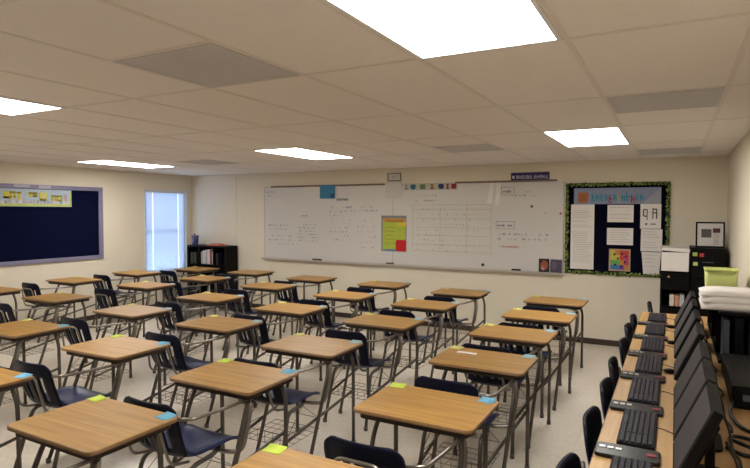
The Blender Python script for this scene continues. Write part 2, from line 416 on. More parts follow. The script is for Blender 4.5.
for ci, (pts, cl) in enumerate(COLS):
    for ri, (cx, cy) in enumerate(pts):
        o = desk0 if first else copy_tree(desk0); first = False
        jx, jr = 0, random.uniform(-.012,.012)
        if ci == 0 and ri == 5: jr = 0
        o.location = (cx+jx, cy, 0); o.rotation_euler.z = jr
        where = f'{ORD[ri]} from whiteboard' + (', ' if False else ' in ') + cl
        o['label'] = 'oak topped chair desk ' + where
        def put(dx, dy, rot):
            p = Matrix.Rotation(jr,3,'Z') @ Vector((dx,dy,0))
            return (cx+jx+p.x, cy+p.y, .7447), jr+rot
        if (ci,ri) not in NOYEL:
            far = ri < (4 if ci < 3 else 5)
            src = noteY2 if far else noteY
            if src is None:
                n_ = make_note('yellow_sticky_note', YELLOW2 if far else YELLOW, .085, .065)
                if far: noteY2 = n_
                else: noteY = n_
            else: n_ = src.copy(); COL.objects.link(n_)
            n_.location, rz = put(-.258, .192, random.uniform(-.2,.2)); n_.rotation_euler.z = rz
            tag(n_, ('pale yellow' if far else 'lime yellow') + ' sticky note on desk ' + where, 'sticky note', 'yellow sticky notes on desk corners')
        if (ci,ri) in BLUE:
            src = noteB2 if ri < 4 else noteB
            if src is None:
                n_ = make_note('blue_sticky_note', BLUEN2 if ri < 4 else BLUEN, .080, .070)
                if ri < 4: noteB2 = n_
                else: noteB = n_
            else: n_ = src.copy(); COL.objects.link(n_)
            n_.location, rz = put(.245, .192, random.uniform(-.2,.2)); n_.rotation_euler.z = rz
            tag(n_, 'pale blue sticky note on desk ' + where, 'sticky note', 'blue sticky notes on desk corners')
tag(MB().cbox((0,0,.0006),(.135,.045,.0010)).build('paper_slip', PAPER), 'white paper slip beside the yellow note on fourth desk, column beside computer table', 'paper').location = (-1.225, 3.60, .7450)

# ------------------------------------------------------------------ computer table and what stands on it
TX0, TX1, TY0, TY1, TZ = -.268, .520, 1.05, 5.93, .745
t = thing('computer_table', 'long oak laminate table along the side wall carrying keyboards and monitors', 'table', ((TX0+TX1)/2,(TY0+TY1)/2,0))
hx, hy = (TX1-TX0)/2, (TY1-TY0)/2
tp = MB().box(-hx+.003,hx,-hy,hy,TZ-.028,TZ).build('tabletop', TABLE, t, bevel=.003)
MB().box(-hx,-hx+.003,-hy,hy,TZ-.027,TZ-.002).build('edge_band', OAK_EDGE, tp)
MB().box(-hx+.10,hx-.08,-hy+.06,-hy+.08,TZ-.10,TZ-.028).box(-hx+.10,hx-.08,hy-.08,hy-.06,TZ-.10,TZ-.028).box(-hx+.10,-hx+.12,-hy+.08,hy-.08,TZ-.10,TZ-.028).box(hx-.10,hx-.08,-hy+.08,hy-.08,TZ-.10,TZ-.028).build('apron', UNDER, t)
for y in (-hy+.07, -.8, .8, hy-.07):
    for x in (-hx+.11, hx-.09):
        lg = MB().tube([(x,y,TZ-.03),(x,y,.012)], .018, 10).build('leg', METAL, t)
        MB().cyl((x,y,0), .022, .025, 10).build('glide', GLIDE, lg)

def make_keyboard():
    k = thing('keyboard', 'x', 'keyboard', group='keyboards on the computer table')
    L, W = .425, .142
    MB().prism(rrect(-W/2,W/2,-L/2,L/2,.012,3), 0, .018).build('shell', KEYB, k, bevel=.003)
    ks = MB()
    for r in range(6):
        x = W/2-.016-r*.0215
        y = L/2-.012
        while y > -L/2+.02:
            ww = .0165
            if r == 5 and .02 < y < .14: ww = .105
            if -.105 < y < -.092 and r: y -= .008; continue
            ks.box(x-.008, x+.008, max(y-ww,-L/2+.01), y, .018, .0255); y -= ww+.0035
    ks.build('keys', KEY, k, bevel=.0015, segs=1)
    MB().tube([(W/2,.05,.010),(W/2+.03,.06,.004),(W/2+.07,.02,.004),(W/2+.09,.05,.004)], .0022, 6, fillet=.02).build('cable', CABLE, k)
    return k
def make_pad():
    k = thing('mouse_pad', 'x', 'pad', group='black pads between the keyboards')
    MB().prism(rrect(-.118,.115,-.070,.058,.018,4), 0, .016).build('pad', BLACKG, k, bevel=.005)
    for q in range(3):
        part(MB().prism(rrect(-.105+q*.030,-.083+q*.030,-.006,.010,.004,3), .016, .0195).build('silver_mark', SILVER, k), 'small silver mark')
    part(MB().prism(rrect(.066,.100,-.018,.006,.006,3), .016, .0195).build('red_mark', RED, k), 'small dark red mark')
    return k
KY = [2.085+.58*i for i in range(7)]
od = ['nearest the camera','second from the camera','third from the camera','fourth from the camera','third from the table end','second from the table end','at the far table end']
k0 = make_keyboard(); p0 = make_pad()
for i, y in enumerate(KY):
    o = k0 if i == 0 else copy_tree(k0)
    o.location = (-.124, y, TZ+.0005); o['label'] = 'black keyboard on the computer table, ' + od[i]
    if i < 6:
        o = p0 if i == 0 else copy_tree(p0)
        o.location = (-.145, y+.29, TZ+.0005); o['label'] = 'black pad with silver and red marks between keyboards, ' + od[i]
for i, (x, y) in enumerate(((.0,3.72),(.01,4.55),(.0,5.18))):
    m = MB(); m.ball((0,0,.013), .024, 12, 8, sc=(1.4,1,.62)); 
    for q in range(len(m.v)):
        if m.v[q][2] < .0015: m.v[q] = (*m.v[q][:2], .0012)
    o = m.build('computer_mouse', BLACK); o.location = (x-.012, y, TZ+.0005)
    tag(o, 'small black computer mouse on the table ' + ['nearest the camera','between the other two','near the table end'][i], 'computer mouse', 'mice on the computer table')

def make_monitor():
    k = thing('monitor', 'x', 'monitor', group='monitors on the computer table')
    tilt = math.radians(23.5); L, W, D = .290, .365, .032
    # local frame: +y along the table, screen towards -x, leaning back (+x) going up
    M = Matrix.Translation((.004,0,.045)) @ Matrix.Rotation(tilt,4,'Y')
    cs = MB().box(0,D,-W/2,W/2,0,L,0,M).box(D-.005,D+.02,-W/2+.06,W/2-.06,.05,L-.06,0,M).build('casing', CASE, k, bevel=.004)
    MB().box(-.003,.0015,-W/2+.016,W/2-.016,.020,L-.016,0,M).build('screen', SCREEN, cs)
    st = MB().box(.105,.135,-.035,.035,.010,.20).build('stand', BLACK, k, bevel=.005)
    MB().prism(rrect(.035,.185,-.11,.11,.04,5), 0, .014).build('base', BLACK, k, bevel=.004)
    MB().tube([(.165,-.06,.17),(.20,-.06,.10),(.215,-.10,.008),(.235,-.16,.006),(.23,-.24,.006)], .005, 6, fillet=.04).build('cable', CABLE, k)
    return k
m0 = make_monitor()
MY = [2.10,2.49,2.88,3.42,3.93,4.45,4.95]
for i, y in enumerate(MY):
    o = m0 if i == 0 else copy_tree(m0)
    o.location = (.005, y+.183, TZ+.0005)
    o['label'] = 'dark flat monitor leaning back on the computer table, ' + od[i]

# black open shelf box on the table by the wall, papers and lime bin on it
SX0, SX1, SY0, SY1, SZ = .258, .518, 4.12, 5.50, 1.075
h = thing('desktop_shelf', 'black open shelf unit on the computer table under the white papers', 'shelf', ((SX0+SX1)/2,(SY0+SY1)/2,TZ))
a, bb, hz = (SX1-SX0)/2, (SY1-SY0)/2, SZ-TZ
MB().box(-a,a,-bb,bb,hz-.022,hz).build('top_panel', BLACK, h, bevel=.003)
MB().box(-a,a,-bb,bb,0,.02).build('bottom_panel', BLACK, h)
MB().box(a-.012,a,-bb,bb,.02,hz-.022).build('back_panel', BLACK, h)
for y in (-bb+.25, .1, bb-.01): MB().box(-a,a-.012,y-.009,y+.009,.02,hz-.022).build('divider', BLACK, h)
BLG = flat('blue_grey_binder', (.07,.085,.12), .5)
for q, (x, ww, hh_) in enumerate(((.30,.035,.25),(.37,.05,.27),(.45,.04,.23))):
    o = MB().box(-ww/2,ww/2,-.09,.09,0,hh_).build('binder', [BLG, CASE, BLG][q], bevel=.004); o.location = (x, SY0+.12, TZ+.021)
    tag(o, ['slim blue grey binder in black shelf, beside the monitors','charcoal binder in black shelf, between two binders','blue grey binder in black shelf, beside the wall'][q], 'binder', 'binders in the black shelf')
def paper_stack(name, x, y, z, w, d, hgt, label, bow=.02):
    m = MB(); n = 10; idx = []
    for i in range(n+1):
        u = i/n; dz = -bow*(max(0,.35-u)/.35)**2
        xx = x-w/2+w*u
        for (yy, zz) in ((y-d/2,z),(y+d/2,z),(y+d/2,z+hgt),(y-d/2,z+hgt)): m.v.append((xx,yy,max(zz+dz, z-.0)))
    for i in range(n):
        b0 = i*4
        for q in range(4): m.face((b0+q, b0+4+q, b0+4+(q+1)%4, b0+(q+1)%4),0,True)
    m.face((0,1,2,3),0); m.face((n*4+3,n*4+2,n*4+1,n*4),0)
    return tag(m.build(name, PAPER), label, 'paper stack', 'white paper stacks on the black shelf')
paper_stack('paper_stack', .325, 4.40, SZ+.001, .33, .46, .034, 'lowest thick white paper stack on the black shelf', .025)
paper_stack('paper_stack', .325, 4.46, SZ+.036, .33, .44, .030, 'middle white paper stack on the black shelf', .025)
paper_stack('paper_stack', .320, 4.52, SZ+.067, .32, .40, .026, 'topmost white paper stack on the black shelf before the lime bin', .02)
lb = thing('storage_bin', 'lime green plastic bin behind the white papers', 'bin', (.335, 5.32, SZ+.001))
q = MB()
q.prism(rrect(-.105,.105,-.12,.12,.02,4), 0, .006); o_ = rrect(-.105,.105,-.12,.12,.02,4); u_ = rrect(-.112,.112,-.127,.127,.02,4); i_ = rrect(-.106,.106,-.121,.121,.02,4)
n = len(o_); b0 = len(q.v); q.v += [(x,y,0) for x,y in o_]+[(x,y,.165) for x,y in u_]+[(x,y,.165) for x,y in i_]+[(x*.86,y*.88,.006) for x,y in i_]
for k in range(n):
    r = (k+1)%n
    for l in range(3): q.face((b0+l*n+k,b0+l*n+r,b0+(l+1)*n+r,b0+(l+1)*n+k),0,True)
q.build('tub', LIME, lb)
q = MB(); o2 = rrect(-.118,.118,-.133,.133,.025,4); b0 = 0
for z, P in ((.155,o2),(.168,o2),(.168,i_)): q.v += [(x,y,z) for x,y in P]
for k in range(n):
    r = (k+1)%n
    for l in range(2): q.face((l*n+k,l*n+r,(l+1)*n+r,(l+1)*n+k),0)
q.build('rim', LIME, lb)

bxm = thing('computer_box', 'low black computer box behind the monitors by the wall', 'computer', (.385, 3.55, TZ+.0005))
MB().box(-.125,.125,-.36,.36,.008,.115).build('case', BLACK, bxm, bevel=.005)
MB().box(-.11,.11,-.3635,-.36,.02,.10).build('front_panel', CASE, bxm, bevel=.002)
part(MB().box(-.08,-.02,-.3655,-.3635,.045,.075).build('badge', BLG, bxm), 'blue grey plate on the front')
for q, (x, y) in enumerate(((-.11,-.33),(.11,-.33),(-.11,.33),(.11,.33))): MB().cyl((x,y,0), .012, .008, 10).build('foot', GLIDE, bxm)
for q, (pts_, l) in enumerate((([(.262,3.15,.05),(.24,3.05,.02),(.27,2.90,.008),(.36,2.80,.008),(.44,2.86,.008),(.48,3.02,.008),(.47,3.14,.02)],'thick black cable curling in front of the low computer box'),
                               ([(.20,2.62,.009),(.27,2.55,.009),(.33,2.63,.009),(.31,2.76,.009),(.23,2.78,.009),(.215,2.70,.018),(.30,2.60,.026)],'coiled black cable behind the second monitor'))):
    o = MB().tube([(x-pts_[0][0], y-pts_[0][1], z) for x,y,z in pts_], .008, 8, fillet=.06).build('power_cable', CABLE); o.location = (pts_[0][0], pts_[0][1], TZ+.0005)
    tag(o, l, 'cable', 'cables behind the monitors')

# navy chairs tucked under the table
def make_chair():
    k = thing('classroom_chair', 'x', 'chair', group='navy chairs along the computer table')
    seat_shell(.40,-.20,.20,.448).build('seat', NAVY_LIT, k, solid=.010)
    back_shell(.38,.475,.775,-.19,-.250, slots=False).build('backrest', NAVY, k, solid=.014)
    for s in (-1,1):
        for e in (-1,1):
            lg = MB().tube([(s*.10,e*.10,.422),(s*.165,e*.13,.420),(s*.20,e*.20,.012)], .011, 8, fillet=.04).build('leg', METAL, k)
            MB().cyl((s*.20,e*.20,0), .014, .025, 10).build('glide', GLIDE, lg)
        MB().tube([(s*.165,-.10,.428),(s*.17,-.195,.44),(s*.165,-.235,.62)], .010, 8, fillet=.04).build('back_upright', METAL, k)
    MB().tube([(-.165,.0,.418),(.165,.0,.418)], .009, 8).build('cross_bar', METAL, k)
    return k
c0 = make_chair()
CY = [2.08,2.68,3.22,3.74,4.36,4.98,5.46]
for i, y in enumerate(CY):
    o = c0 if i == 0 else copy_tree(c0)
    o.location = (-.088 + (-.006 if i % 2 else .004) - (.022 if i == 0 else 0), y, 0); o.rotation_euler.z = -PI/2 + random.uniform(-.05,.05)
    o['label'] = 'navy chair tucked under the computer table, ' + od[i]
o = copy_tree(c0); o.location = (.02, 6.34, 0); o.rotation_euler.z = -PI/2 + .06
o['label'] = 'navy chair beyond the table end beside the black cabinet'

# ------------------------------------------------------------------ cabinets at the back wall
def drawer(k, x0, x1, y, z0, z1, handle=True):
    d = MB().box(x0,x1,y-.018,y,z0,z1).build('drawer', BLACK, k, bevel=.004)
    if handle: MB().tube([((x0+x1)/2-.05,y-.018,(z0+z1)/2+.02),((x0+x1)/2-.05,y-.04,(z0+z1)/2+.02),((x0+x1)/2+.05,y-.04,(z0+z1)/2+.02),((x0+x1)/2+.05,y-.018,(z0+z1)/2+.02)], .005, 6, fillet=.01).build('handle', GLIDE, d)
    return d
BRASS = flat('brass_knob', (.42,.33,.10), .35)
k = thing('low_cabinet', 'low black cabinet with open niche and knobbed door against the back wall', 'cabinet', (.008, 7.30, 0))
W2 = .143
MB().box(-W2,W2,.27,.29,0,1.03).build('back_panel', BLACK, k)
for s in (-1,1): MB().box(s*W2-.018 if s>0 else s*W2, s*W2 if s>0 else s*W2+.018, -.28,.27,0,1.03).build('side_panel', BLACK, k)
MB().box(-W2,W2,-.29,.29,1.03,1.05).build('top_panel', BLACK, k, bevel=.003)
for z in (.04,.635): MB().box(-W2+.018,W2-.018,-.27,.27,z,z+.02).build('shelf', BLACK, k)
d = MB().box(-W2+.002,W2-.002,-.30,-.282,.84,1.025).build('door', BLACK, k, bevel=.003)
part(MB().ball((-.06,-.315,.985), .013, 10, 6).build('knob', BRASS, d), 'small brass coloured knob')
d = MB().box(-W2+.002,W2-.002,-.30,-.282,.05,.63).build('door', BLACK, k, bevel=.003)
MB().ball((.1,-.312,.52), .012, 10, 6).build('knob', GLIDE, d)
for q, (x, ww, hh_, c_, l) in enumerate(((-.03,.045,.125,(.72,.66,.60),'cream white book in the niche of the low black cabinet'),(.02,.04,.12,(.62,.30,.16),'orange book in the niche of the low black cabinet'),(.07,.045,.13,(.55,.56,.62),'pale grey blue book in the niche of the low black cabinet'))):
    o = MB().box(-ww/2,ww/2,-.10,.10,0,hh_).build('book', flat('book_cover_%d'%q, c_), bevel=.004); o.location = (.012+x, 7.13, .656)
    tag(o, l, 'book', 'books in the low cabinet')
bx = thing('paper_tray', 'white box of papers on the low black cabinet', 'box', (.008, 7.26, 1.051))
MB().box(-.137,.137,-.27,.27,0,.008).box(-.137,.137,.262,.27,.008,.20).box(-.137,-.129,-.262,.262,.008,.20).box(.129,.137,-.262,.262,.008,.20).build('tray', BLACK, bx, bevel=.002)
part(MB().box(-.136,.132,-.279,-.270,.0,.207).build('front_sheet', PAPER, bx), 'white sheet hanging on the front')
o = MB().box(-.135,.135,-.20,.20,0,.038).build('paper_pile', PAPER, bevel=.003); o.location = (.0, 7.20, 1.267); o.rotation_euler = (0,math.radians(4.0),.06)
tag(o, 'tilted white paper pile on the box of papers', 'paper stack')

k = thing('file_cabinet', 'tall black file cabinet in the corner under the framed picture', 'cabinet', (.320, 7.30, 0))
W2 = .168
MB().box(-W2,W2,-.28,.30,0,1.31).build('body', BLACK, k, bevel=.004)
for z in (.03,.35,.67,.99): drawer(k, -W2+.008, W2-.008, -.281, z, z+.305)
for q, (x, z, c_, l) in enumerate(((-.123,1.245,(.45,.55,.12),'lime green magnet, upper one on the tall black cabinet'),(-.118,1.14,(.55,.60,.20),'pale lime magnet, lower one on the tall black cabinet'),(-.06,1.238,(.50,.04,.04),'red magnet on the tall black cabinet'))):
    o = MB().box(-.022,.022,-.006,0,-.02,.02).build('magnet', flat('magnet_%d'%q, c_), bevel=.004); o.location = (.320+x, 7.30-.2995, z)
    tag(o, l, 'magnet', 'magnets on the tall cabinet')
fr = thing('picture_frame', 'black framed picture with white mat standing on the tall black cabinet', 'picture frame', (.345, 7.22, 1.311)); fr.rotation_euler = (math.radians(-8),0,0)
a, hh_ = .14, .285
MB().box(-a,a,-.012,.008,0,.016).box(-a,a,-.012,.008,hh_-.016,hh_).box(-a,-a+.016,-.012,.008,.016,hh_-.016).box(a-.016,a,-.012,.008,.016,hh_-.016).build('frame', BLACK, fr, bevel=.002)
MB().box(-a+.016,a-.016,-.004,.006,.016,hh_-.016).build('mat_board', PAPERG, fr)
GP = flat('grey_print', (.10,.09,.10)); PK = flat('pale_print', (.55,.50,.50)); DR = flat('dark_red_print', (.09,.03,.04))
pr = MB().box(-.085,.012,-.0055,-.004,.11,.205,0).box(.025,.095,-.0055,-.004,.165,.215,2).box(.030,.085,-.0055,-.004,.03,.165,1).build('print', [GP,PK,DR], fr)
MB().box(-.02,.02,.008,.05,0,.012).build('foot', BLACK, fr)

# ------------------------------------------------------------------ low bookcase in the window corner
B0, B1, BY0, BY1, BZ = -7.80, -6.87, 7.30, 7.60, 1.09
k = thing('bookcase', 'low black bookcase in the corner between the window and whiteboard', 'bookcase', ((B0+B1)/2,(BY0+BY1)/2,0))
a, dd = (B1-B0)/2, (BY1-BY0)/2
MB().box(-a,a,-dd,dd,BZ-.03,BZ).build('top_panel', BLACK, k, bevel=.003)
MB().box(-a,a,dd-.012,dd,0,BZ-.03).build('back_panel', BLACK, k)
for s in (-1,1): MB().box(-a if s<0 else a-.03, -a+.03 if s<0 else a, -dd,dd-.012,0,BZ-.03).build('side_panel', BLACK, k)
for z in (.05,.40,.735): MB().box(-a+.03,a-.03,-dd,dd-.012,z,z+.022).build('shelf', BLACK, k)
for x in (-.17,.17): MB().box(x-.01,x+.01,-dd+.002,dd-.012,.757,BZ-.03).build('divider', BLACK, k)
bkc = [(-.13,.04,.22,(.42,.40,.42),'grey binder, first of the upright row in the bookcase'),(-.083,.045,.24,(.60,.56,.56),'pale binder, second of the upright row in the bookcase'),(-.032,.045,.25,(.50,.46,.47),'grey pink binder, third of the upright row in the bookcase'),(.030,.065,.26,(.66,.57,.55),'wide pale pink binder in the bookcase beside the red one'),(.085,.03,.25,(.22,.03,.05),'dark red binder in the bookcase'),(.125,.035,.23,(.55,.50,.47),'cream binder beside the divider in the bookcase'),
       (-.38,.06,.20,(.045,.05,.018),'dark olive binder at the window side of the bookcase'),(-.30,.06,.19,(.035,.035,.025),'black olive binder in the bookcase, next to the olive one'),(.23,.05,.20,(.012,.015,.03),'dark navy binder beside the divider in the bookcase')]
for q, (x, ww, hh_, c_, l) in enumerate(bkc):
    o = MB().box(-ww/2,ww/2,-.10,.10,0,hh_).build('binder', flat('binder_%d'%q, c_, .6), bevel=.004); o.location = ((B0+B1)/2+x, 7.43, .758)
    tag(o, l, 'binder', 'binders in the bookcase')
for q, (x, ww, hh_, c_, l) in enumerate(((-.1,.10,.10,(.62,.58,.58),'white paper tub on the lower bookcase shelf beside the grey one'),(.05,.14,.13,(.45,.40,.42),'grey paper tub on the lower bookcase shelf, middle'),(.19,.06,.16,(.62,.60,.66),'pale narrow box on the lower bookcase shelf'))):
    o = MB().box(-ww/2,ww/2,-.09,.09,0,hh_).build('paper_box', flat('pbox_%d'%q, c_), bevel=.006); o.location = ((B0+B1)/2+x, 7.42, .423)
    tag(o, l, 'box', 'boxes on the lower bookcase shelf')
VIO = flat('violet_plastic', (.12,.11,.25), .4)
k = thing('pencil_holder', 'violet blue container standing on the bookcase by the window', 'container', (-7.72, 7.42, BZ+.001))
q = MB(); n = 18
for r, z in ((.055,0),(.068,.15),(.072,.165),(.064,.165),(.05,.02)): q.v += [(r*math.cos(2*PI*j/n), r*math.sin(2*PI*j/n), z) for j in range(n)]
for l in range(4):
    for j in range(n):
        r = (j+1)%n; q.face((l*n+j,l*n+r,(l+1)*n+r,(l+1)*n+j),0,True)
q.face([j for j in reversed(range(n))]); q.face([4*n+j for j in range(n)])
q.build('cup', VIO, k)
for j, (x, y, c_) in enumerate(((-.02,.01,(.10,.10,.22)),(.015,-.015,(.16,.15,.30)),(.02,.02,(.2,.2,.3)))):
    MB().tube([(x*.6,y*.6,.025),(x*1.6,y*1.6,.21-.015*j)], .011, 8).build('marker', flat('marker_%d'%j, c_), k)
o = MB().prism(rrect(-.165,.165,-.11,.11,.02,4),0,.014).prism(rrect(-.11,.11,-.08,.08,.03,4),.014,.030).build('red_folder', flat('coral_red', (.60,.17,.12)), bevel=.004); o.location = (-7.19, 7.43, BZ+.001)
tag(o, 'coral red folder lying on top of the black bookcase', 'folder')

# ------------------------------------------------------------------ whiteboard and what hangs on it
Wx0, Wx1, Wz0, Wz1 = -6.26, -1.295, .905, 2.105
k = thing('whiteboard', 'long white dry erase board with faint writing along the back wall', 'whiteboard', ((Wx0+Wx1)/2, YF, 0))
cxw = (Wx0+Wx1)/2; yw = 7.615-YF
MB().box(Wx0-cxw,Wx1-cxw,yw,-.001,Wz0,Wz1).build('writing_surface', WBOARD, k)
for x0, x1, z0 in ((-6.12,-3.93,Wz1),(-2.79,-1.38,Wz1)):
    part(MB().box(x0-cxw,x1-cxw,yw-.010,-.001,z0,z0+.026).build('display_rail', RAIL, k, bevel=.003), 'brown display rail along the top')
MB().box(Wx0-.012-cxw,Wx0-cxw,yw-.004,-.001,Wz0,Wz1).box(Wx1-cxw,Wx1+.012-cxw,yw-.004,-.001,Wz0,Wz1).box(Wx0-cxw,-6.12-cxw,yw-.004,-.001,Wz1,Wz1+.012).box(-3.93-cxw,-2.79-cxw,yw-.004,-.001,Wz1,Wz1+.012).build('frame', ALU, k, bevel=.002)
MB().box(Wx0-.03-cxw,Wx1+.02-cxw,yw-.065,-.001,Wz0-.028,Wz0-.012).box(Wx0-.03-cxw,Wx1+.02-cxw,yw-.065,yw-.058,Wz0-.012,Wz0).box(Wx0-cxw,Wx1-cxw,yw-.006,-.001,Wz0-.012,Wz0).build('marker_tray', ALU, k, bevel=.002)
MB().box(-3.79-cxw,-3.78-cxw,yw-.002,yw,Wz0,Wz1).build('panel_joint', ALU, k)
def scribble(x0, x1, z0, z1, rows, m, dens=.7, h=.6):
    q = MB(); rh = (z1-z0)/rows
    for r in range(rows):
        x = x0; z = z0+rh*(r+.5)
        end = x1-(x1-x0)*random.uniform(0,.25)
        while x < end:
            w_ = random.uniform(.006,.016)
            if random.random() < dens:
                hgt = rh*h*random.uniform(.25,.5)
                q.box(x-cxw, x+.007-cxw, yw-.0012, yw, z-hgt, z+hgt*random.uniform(.3,1))
                if random.random() < .6: q.box(x-cxw, x+w_-cxw, yw-.0012, yw, z-hgt*.2, z-hgt*.2+.009)
            else: x += .02
            x += w_
    q.build('marker_writing', m, k)
mkB = flat('faint_blue_marker', (.30,.34,.46)); mkG = flat('faint_green_marker', (.34,.48,.38)); mkY = flat('faint_olive_marker', (.50,.49,.30)); mkK = flat('faint_grey_marker', (.25,.25,.28)); mkR = flat('faint_red_marker', (.58,.30,.28)); mkL = flat('faint_lavender_marker', (.42,.41,.56))
scribble(-6.22,-6.0,1.93,2.07,2,mkB); scribble(-6.18,-5.7,1.37,1.50,2,mkB); scribble(-5.48,-5.36,1.60,1.66,1,mkK)
scribble(-5.57,-5.12,1.19,1.51,6,mkG); scribble(-4.80,-4.54,1.86,1.93,1,mkK,.9,.9); scribble(-4.93,-4.52,1.22,1.80,9,mkL,.55)
scribble(-4.63,-4.03,1.69,1.80,2,mkB,.5); scribble(-3.41,-3.0,1.83,1.98,2,mkY,.6); scribble(-6.18,-5.5,1.12,1.32,3,mkL,.5)
scribble(-2.10,-1.95,1.94,2.02,1,mkK,.9); scribble(-1.93,-1.6,1.90,2.0,2,mkB,.6); scribble(-2.17,-1.94,1.48,1.55,1,mkK,.9)
scribble(-2.17,-1.45,1.30,1.43,2,mkB,.6); scribble(-2.17,-1.85,1.19,1.26,1,mkR,.8); scribble(-4.4,-4.05,1.1,1.6,6,mkL,.35)
scribble(-3.38,-2.3,1.10,1.78,9,mkY,.35)
g = MB()
for z in (1.12,1.22,1.35,1.47,1.60,1.73,1.80): g.box(-3.46-cxw,-2.26-cxw,yw-.001,yw,z,z+.006)
for x in (-3.46,-3.02,-2.62,-2.26): g.box(x-cxw,x+.006-cxw,yw-.001,yw,1.12,1.806)
g.build('marker_writing', mkY, k)
g = MB()
for x0, x1, z0, z1 in ((-2.12,-1.94,1.93,2.035),(-2.19,-1.93,1.465,1.565)):
    g.box(x0-cxw,x1-cxw,yw-.001,yw,z0,z0+.006).box(x0-cxw,x1-cxw,yw-.001,yw,z1,z1+.006).box(x0-cxw,x0+.006-cxw,yw-.001,yw,z0,z1).box(x1-.006-cxw,x1-cxw,yw-.001,yw,z0,z1)
g.build('marker_writing', mkK, k)
yb = 7.6145
def sheet(name, x0, x1, z0, z1, m, label, cat='paper', y=yb, th=.0015, rot=0, group=None):
    o = MB().box(-(x1-x0)/2,(x1-x0)/2,-th,0,-(z1-z0)/2,(z1-z0)/2).build(name, m); o.location = ((x0+x1)/2, y, (z0+z1)/2); o.rotation_euler = (0,rot,0)
    return tag(o, label, cat, group)
TEAL = flat('teal_blue_paper', (.045,.24,.42)); DBL = flat('dark_blue_print', (.03,.08,.17))
t = thing('blue_poster', 'small square blue poster on the top edge of the whiteboard', 'poster', (-4.96, 7.600, 2.016))
MB().box(-.145,.145,-.002,0,-.107,.107).build('sheet', TEAL, t); MB().box(.06,.135,-.0032,-.002,-.095,-.03).build('dark_corner', DBL, t)
PG = flat('poster_grey', (.22,.26,.28)); PY = flat('poster_lime', (.46,.55,.06)); PO = flat('poster_orange', (.62,.30,.07)); PYY = flat('poster_yellow', (.72,.58,.05)); PR = flat('poster_red', (.60,.008,.012)); PB = flat('poster_blue', (.12,.27,.42)); PBr = flat('poster_brown', (.30,.13,.05))
t = thing('poster', 'lime yellow poster with red corner hanging at the middle of the whiteboard', 'poster', (-3.769, yb, 1.368))
MB().box(-.213,.213,-.002,0,-.273,.273).build('sheet', PG, t)
MB().box(-.188,.196,-.0034,-.002,-.243,.225).build('lime_field', PY, t)
hd = MB().box(-.180,.205,-.0048,-.0034,.175,.235,0).box(.05,.21,-.0048,-.0034,.115,.175,1).build('heading_band', [PO,PYY], t)
q = MB(); x = -.12
while x < .16:
    w_ = random.uniform(.012,.022); q.box(x,x+w_*.5,-.0056,-.0048,.172,.172+random.uniform(.022,.036)); x += w_
for r in range(5): q.box(-.14,random.uniform(-.02,.06),-.0042,-.0034,.09-.06*r,.096-.06*r)
q.build('lettering', PBr, t)
MB().prism(rrect(.035,.212,-.268,-.095,.03,4), .0034,.0050, 0, Matrix.Rotation(PI/2,4,'X')).build('red_corner', PR, t)
MB().box(-.145,.03,-.0042,-.0034,-.262,-.238).build('blue_strip', PB, t)
# letter strip
t = thing('letter_strip', 'strip of small coloured letters along the whiteboard top', 'decoration', (-3.175, yb, 2.075))
MB().box(-.42,.42,-.0015,0,-.055,.045).build('backing', flat('pale_green_card', (.50,.52,.44)), t)
lc = [(-.385,(.24,.27,.26),.05,'C'),(-.275,(.03,.13,.20),.085,'O'),(-.12,(.13,.22,.09),.08,'B'),(.03,(.42,.20,.06),.07,'I'),(.17,(.03,.03,.15),.085,'D'),(.27,(.36,.05,.04),.055,'E'),(.365,(.36,.03,.03),.075,'F')]
for q, (x, c_, w_, sh) in enumerate(lc):
    m = MB(); a = w_/2; z0, z1 = -.043, .04
    Rx = lambda x0,x1,zz0,zz1: m.box(x0,x1,-.003,-.0015,zz0,zz1)
    if sh in 'OD': m.prism(rrect(x-a,x+a,z0,z1,.03,5), .0015,.003,0,Matrix.Rotation(PI/2,4,'X'))
    elif sh in 'BF': m.prism(rrect(x-a,x+a,z0,z1,.012,3), .0015,.003,0,Matrix.Rotation(PI/2,4,'X'))
    else: Rx(x-a*.5,x+a*.5,z0,z1); Rx(x-a,x+a,z1-.02,z1); Rx(x-a,x+a,z0,z0+.02)
    m.build('letter_shape', flat('letter_colour_%d'%q, c_), t)
sheet('white_sheet', -3.897, -3.63, 1.90, 2.155, PAPERG, 'pale sheet hanging over the whiteboard top below the wall plate', y=7.600)
sheet('paper_strip', -2.300, -2.235, 1.815, 2.10, PAPER, 'slanted white paper strip on the whiteboard, further from the navy sign', rot=.12)
sheet('paper_strip', -2.195, -2.135, 1.80, 2.10, PAPER, 'white paper strip on the whiteboard, nearer to the navy sign', rot=.06)
DV = flat('dark_print', (.03,.018,.022)); OR_ = flat('rust_print', (.38,.10,.05)); PU = flat('violet_print', (.085,.065,.12)); PK2 = flat('pink_print', (.50,.30,.26))
t = thing('book', 'dark book with rust orange cover picture standing on the marker tray', 'book', (-1.528, 7.612, .896)); t.rotation_euler = (0,0,0)
MB().box(-.067,.067,-.022,0,0,.183).build('cover', DV, t, bevel=.002)
MB().prism([(-.045,.05),(-.02,.03),(.03,.04),(.052,.09),(.04,.15),(-.005,.165),(-.04,.12)], .022,.0235,0,Matrix.Rotation(PI/2,4,'X')).build('cover_picture', OR_, t)
MB().prism(rrect(-.03,.005,.03,.075,.015,4), .0235,.0245,0,Matrix.Rotation(PI/2,4,'X')).build('cover_pink_patch', PK2, t)  # small pink printed patch over the cover picture
t = thing('book', 'dark violet book standing on the marker tray beside the black board', 'book', (-1.372, 7.612, .896))
MB().box(-.07,.07,-.022,0,0,.178).build('cover', PU, t, bevel=.002)
